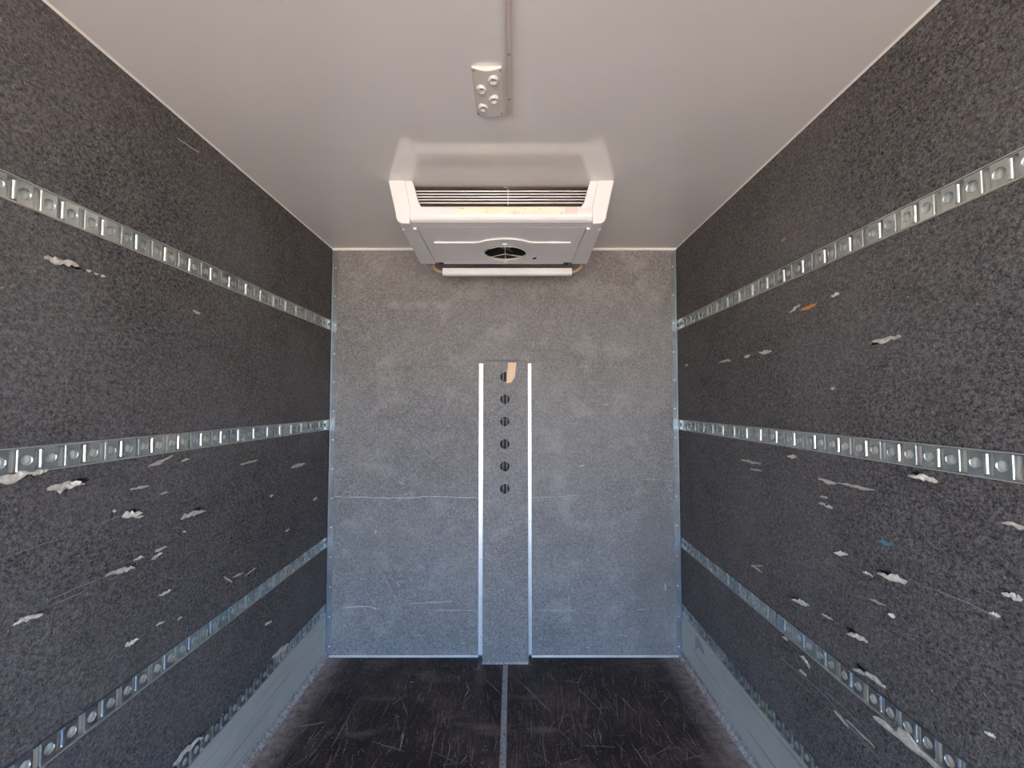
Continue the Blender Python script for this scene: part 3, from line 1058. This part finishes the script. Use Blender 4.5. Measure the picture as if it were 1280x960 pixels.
# housing, bottom panel and fan
bm = bmesh.new()
for s in (-1, 1):
    prism(bm, [(X(s * 0.492), Z(0)), (X(s * 0.480), Z(0)), (X(s * 0.446), Z(0.181)), (X(s * 0.455), Z(0.181))], 1, YF + 0.0755, YR)
prism(bm, [(X(-0.4795), Z(0)), (X(0.4795), Z(0)), (X(0.4455), Z(0.181)), (X(-0.4455), Z(0.181))], 1, YR - 0.012, YR)
build('housing', bm, PL, ev)
fx, fy, frr = 0.012, 2.308, 0.114
bm = holed_plate([(X(-0.388), YF + 0.076), (X(0.388), YF + 0.076), (X(0.388), YR), (X(-0.388), YR)], [circle(X(fx), fy, frr, 36)], 2, Z(0.1835), Z(0.178))
build('bottom_panel', bm, PL, ev)
for s in (-1, 1):
    bd = [(s * 0.3897, YF + 0.0755), (s * 0.4400, YF + 0.0755), (s * 0.4560, YF + 0.0755), (s * 0.476, YR - 0.004), (s * 0.470, YR), (s * 0.3897, YR)]
    build('side_band', pr([(X(a), b) for a, b in bd], 2, Z(0.1925), Z(0.1815)), PL, ev, False, 0.002)
    build('mount_bracket', bx(X(s * 0.352) - 0.02, X(s * 0.352) + 0.02, YR + 0.0005, YR + 0.03, Z(0.186), Z(0.150)), M['black'], ev)
R = 0.193
yfp = 2.163
ha = math.acos((fy - yfp) / R)
front = [(-0.341, yfp), (fx - R * math.sin(ha) - 0.03, yfp), (fx - R * math.sin(ha) - 0.008, yfp - 0.003)]
for i in range(15):
    a = -ha + 2 * ha * i / 14
    front.append((fx + R * math.sin(a), fy - R * math.cos(a) - 0.004))
front += [(fx + R * math.sin(ha) + 0.008, yfp - 0.003), (fx + R * math.sin(ha) + 0.03, yfp), (0.341, yfp)]
outline = front + [(0.341, YR - 0.001), (-0.341, YR - 0.001)]
bm = holed_plate([(X(a), b) for a, b in outline], [circle(X(fx), fy, frr, 36)], 2, Z(0.1925), Z(0.1838))
fpn = build('fan_panel', bm, PL, ev)

bm = bmesh.new()
lathe(bm, (X(fx), fy, Z(0.1836)), [(frr + 0.004, 0.0), (frr - 0.0005, 0.0), (frr - 0.0005, 0.11), (0, 0.11), (0, 0.114), (frr + 0.004, 0.114), (frr + 0.004, 0.006)], 'z', 36)
build('fan_shroud', bm, M['black'], ev, False)
bm = bmesh.new()
lathe(bm, (X(fx), fy, Z(0.160)), [(0, 0), (0.030, 0.002), (0.036, 0.008), (0.036, 0.05), (0, 0.05)], 'z', 20)
hub = build('fan_hub', bm, M['fan'], ev)
for q in range(5):
    bm = bmesh.new()
    a0 = q * 2 * math.pi / 5 + 0.3
    rows = []
    for i in range(6):
        r = 0.034 + (0.104 - 0.034) * i / 5
        row = []
        for j in range(5):
            a = a0 + (j / 4 - 0.5) * (0.75 + 0.25 * i / 5) + 0.12 * i / 5
            zz = Z(0.150) + (j / 4) * 0.034
            row.append((X(fx) + r * math.cos(a), fy + r * math.sin(a), zz))
        rows.append(row)
    up = [[bm.verts.new(p) for p in row] for row in rows]
    dn = [[bm.verts.new((p[0], p[1], p[2] + 0.0025)) for p in row] for row in rows]
    for i in range(5):
        for j in range(4):
            bm.faces.new((up[i][j], up[i][j + 1], up[i + 1][j + 1], up[i + 1][j]))
            bm.faces.new((dn[i][j], dn[i + 1][j], dn[i + 1][j + 1], dn[i][j + 1]))
        bm.faces.new((up[i][0], up[i + 1][0], dn[i + 1][0], dn[i][0]))
        bm.faces.new((up[i][4], dn[i][4], dn[i + 1][4], up[i + 1][4]))
    for j in range(4):
        bm.faces.new((up[0][j], dn[0][j], dn[0][j + 1], up[0][j + 1]))
        bm.faces.new((up[5][j], up[5][j + 1], dn[5][j + 1], dn[5][j]))
    build('fan_blade', bm, M['fan'], hub, True)
zg = Z(0.1965)
bm = bmesh.new()
for r in (0.113,):
    tube(bm, [(X(fx) + r * math.cos(a * math.pi / 24), fy + r * math.sin(a * math.pi / 24), zg) for a in range(49)], 0.0011 if r < 0.1 else 0.0018, 5, False)
tube(bm, [(X(fx), fy - 0.135, zg + 0.002), (X(fx), fy - 0.11, zg), (X(fx), fy + 0.11, zg), (X(fx), fy + 0.135, zg + 0.002)], 0.0016, 5)
for a in (0.55, math.pi - 0.55):
    tube(bm, [(X(fx), fy, zg), (X(fx) + 0.125 * math.cos(a), fy + 0.125 * math.sin(a), zg)], 0.0014, 5)
build('fan_guard', bm, M['tube'], ev, True)
for yy in (fy - 0.136, fy + 0.136):
    build('guard_clip', bx(X(fx) - 0.010, X(fx) + 0.010, yy - 0.006, yy + 0.006, Z(0.199), Z(0.1927)), M['bead'], ev)
ce = hit(668, 323.5, 2, Z(0.205))
cs = hit(652, 320.5, 2, Z(0.205))
k = NT('grey_cable')
k.set((0.40, 0.38, 0.36), 0.5)
bm = bmesh.new()
cm = (cs + ce) / 2
tube(bm, [cs - Vector((0.05, -0.01, -0.012)), cs, cm + Vector((0, 0.006, -0.010)), ce - Vector((0.008, 0, 0.006)), ce], 0.0022, 6)
cb2 = build('fan_cable', bm, k.m, ev, True)
bm = bmesh.new()
tube(bm, [ce - Vector((0.008, 0, 0)), ce + Vector((0.010, 0, 0.004))], 0.005, 8)
build('cable_plug', bm, M['black'], cb2)

# drain tube cover slung behind the unit
YS = 2.545
ca_, cb_ = hit(553, 339, 1, YS), hit(715, 339, 1, YS)
zt, zb = hit(634, 334.6, 1, YS).z, hit(634, 343.4, 1, YS).z
prof = [(YS + 0.034, zt), (YS + 0.004, zt), (YS, zt - 0.003), (YS, zb + 0.009), (YS + 0.004, zb + 0.002), (YS + 0.010, zb), (YS + 0.034, zb)]
build('drain_cover', pr(prof, 0, ca_.x, cb_.x), PL, ev, False, 0.0015)
for s, x in ((-1, ca_.x), (1, cb_.x)):
    zc = (zt + zb) / 2
    pts = [(x - s * 0.015, YS + 0.016, zc)]
    for i in range(11):
        a = i / 10 * math.pi / 2
        pts.append((x + s * (0.004 + 0.052 * math.sin(a)), YS + 0.016 - 0.01 * math.sin(a), zc + 0.045 * (1 - math.cos(a))))
    pts.append((pts[-1][0], YS + 0.006, H - 0.02))
    bm = bmesh.new()
    tube(bm, pts, 0.0115, 10)
    build('drain_hose', bm, M['hose'], ev, True)['label'] = 'brown drain hose'

# ------------------------------------------------------------------ lamp base plate on the ceiling
lpx0, lpx1, lpy0, lpy1 = -0.1200, -0.0290, 1.2496, 1.4600
lb_ = empty('lamp_base', ((lpx0 + lpx1) / 2, (lpy0 + lpy1) / 2, H))
tag(lb_, 'pale curved ceiling lamp base plate with four round sockets', 'lamp base')
def sag(u): return 0.0035 + 0.0125 * math.sin(math.pi * max(0, min(1, u))) ** 0.9
bm = bmesh.new()
nx = 12
prof = [(lpx0 + (lpx1 - lpx0) * i / nx, H - 0.0006 - sag(i / nx)) for i in range(nx + 1)] + [(lpx1, H - 0.0006), (lpx0, H - 0.0006)]
prism(bm, prof, 1, lpy0, lpy1)
k = NT('off_white_paint')
k.set((0.70, 0.67, 0.62), 0.35)
M['paint'] = k.m
build('plate', bm, M['paint'], lb_, False, 0.0015)
for px, py in ((616.5, 99), (602, 111), (617.5, 123), (604, 134)):
    p = hit(px, py, 2, H - 0.014)
    u = (p.x - lpx0) / (lpx1 - lpx0)
    zz = H - 0.0006 - sag(u)
    bm = bmesh.new()
    lathe(bm, (p.x, p.y, zz), [(0.0165, -0.002), (0.0155, 0.006), (0.0130, 0.0085), (0.0110, 0.0080), (0.0085, 0.0020), (0.004, 0.0008), (0.0, 0.0008)], 'z', 20, -1)
    sk = build('socket', bm, M['paint'], lb_, True)
    bm = bmesh.new()
    lathe(bm, (p.x, p.y - 0.001, zz), [(0.0035, 0.0005), (0.0035, 0.0026), (0, 0.0026)], 'z', 8, -1)
    build('contact', bm, M['angle'], sk)
for x in (lpx0 + 0.006, lpx1 - 0.006):
    for y in (lpy0 + 0.010, lpy1 - 0.008):
        u = (x - lpx0) / (lpx1 - lpx0)
        bm = bmesh.new()
        lathe(bm, (x, y, H - 0.0006 - sag(u)), [(0.0030, -0.002), (0.0030, 0.0012), (0.002, 0.0020), (0, 0.0020)], 'z', 10, -1)
        build('screw', bm, M['hose'], lb_)

# ------------------------------------------------------------------ cable channel on the ceiling
ch = empty('cable_channel', (-0.009, 1.2, H))
tag(ch, 'narrow grey double-ridged cable channel running along the ceiling', 'cable channel')
z0 = H - 0.0006
pc = [(-0.0222, z0), (-0.0222, z0 - 0.012), (-0.0160, z0 - 0.012), (-0.0145, z0 - 0.0035), (-0.0035, z0 - 0.0035), (-0.0020, z0 - 0.012), (0.0042, z0 - 0.012), (0.0042, z0)]
k = NT('grey_channel')
k.set((0.60, 0.555, 0.515), 0.35)
build('channel', pr(pc, 1, YD + 0.02, 1.4636), k.m, ch)
for py in (-60, 68, 124):
    p = hit(636, py, 2, H - 0.004)
    bm = bmesh.new()
    lathe(bm, (-0.009, p.y, z0 - 0.0034), [(0.0042, 0), (0.0042, 0.001), (0.0025, 0.0022), (0, 0.0022)], 'z', 10, -1)
    build('screw', bm, M['hose'], ch)
for x in (-0.0190, 0.0010):
    bm = bmesh.new()
    box(bm, x - 0.0028, x + 0.0028, 1.4637, 1.466, z0 - 0.0085, z0 - 0.001)
    build('end_plug', bm, M['hose'], ch)
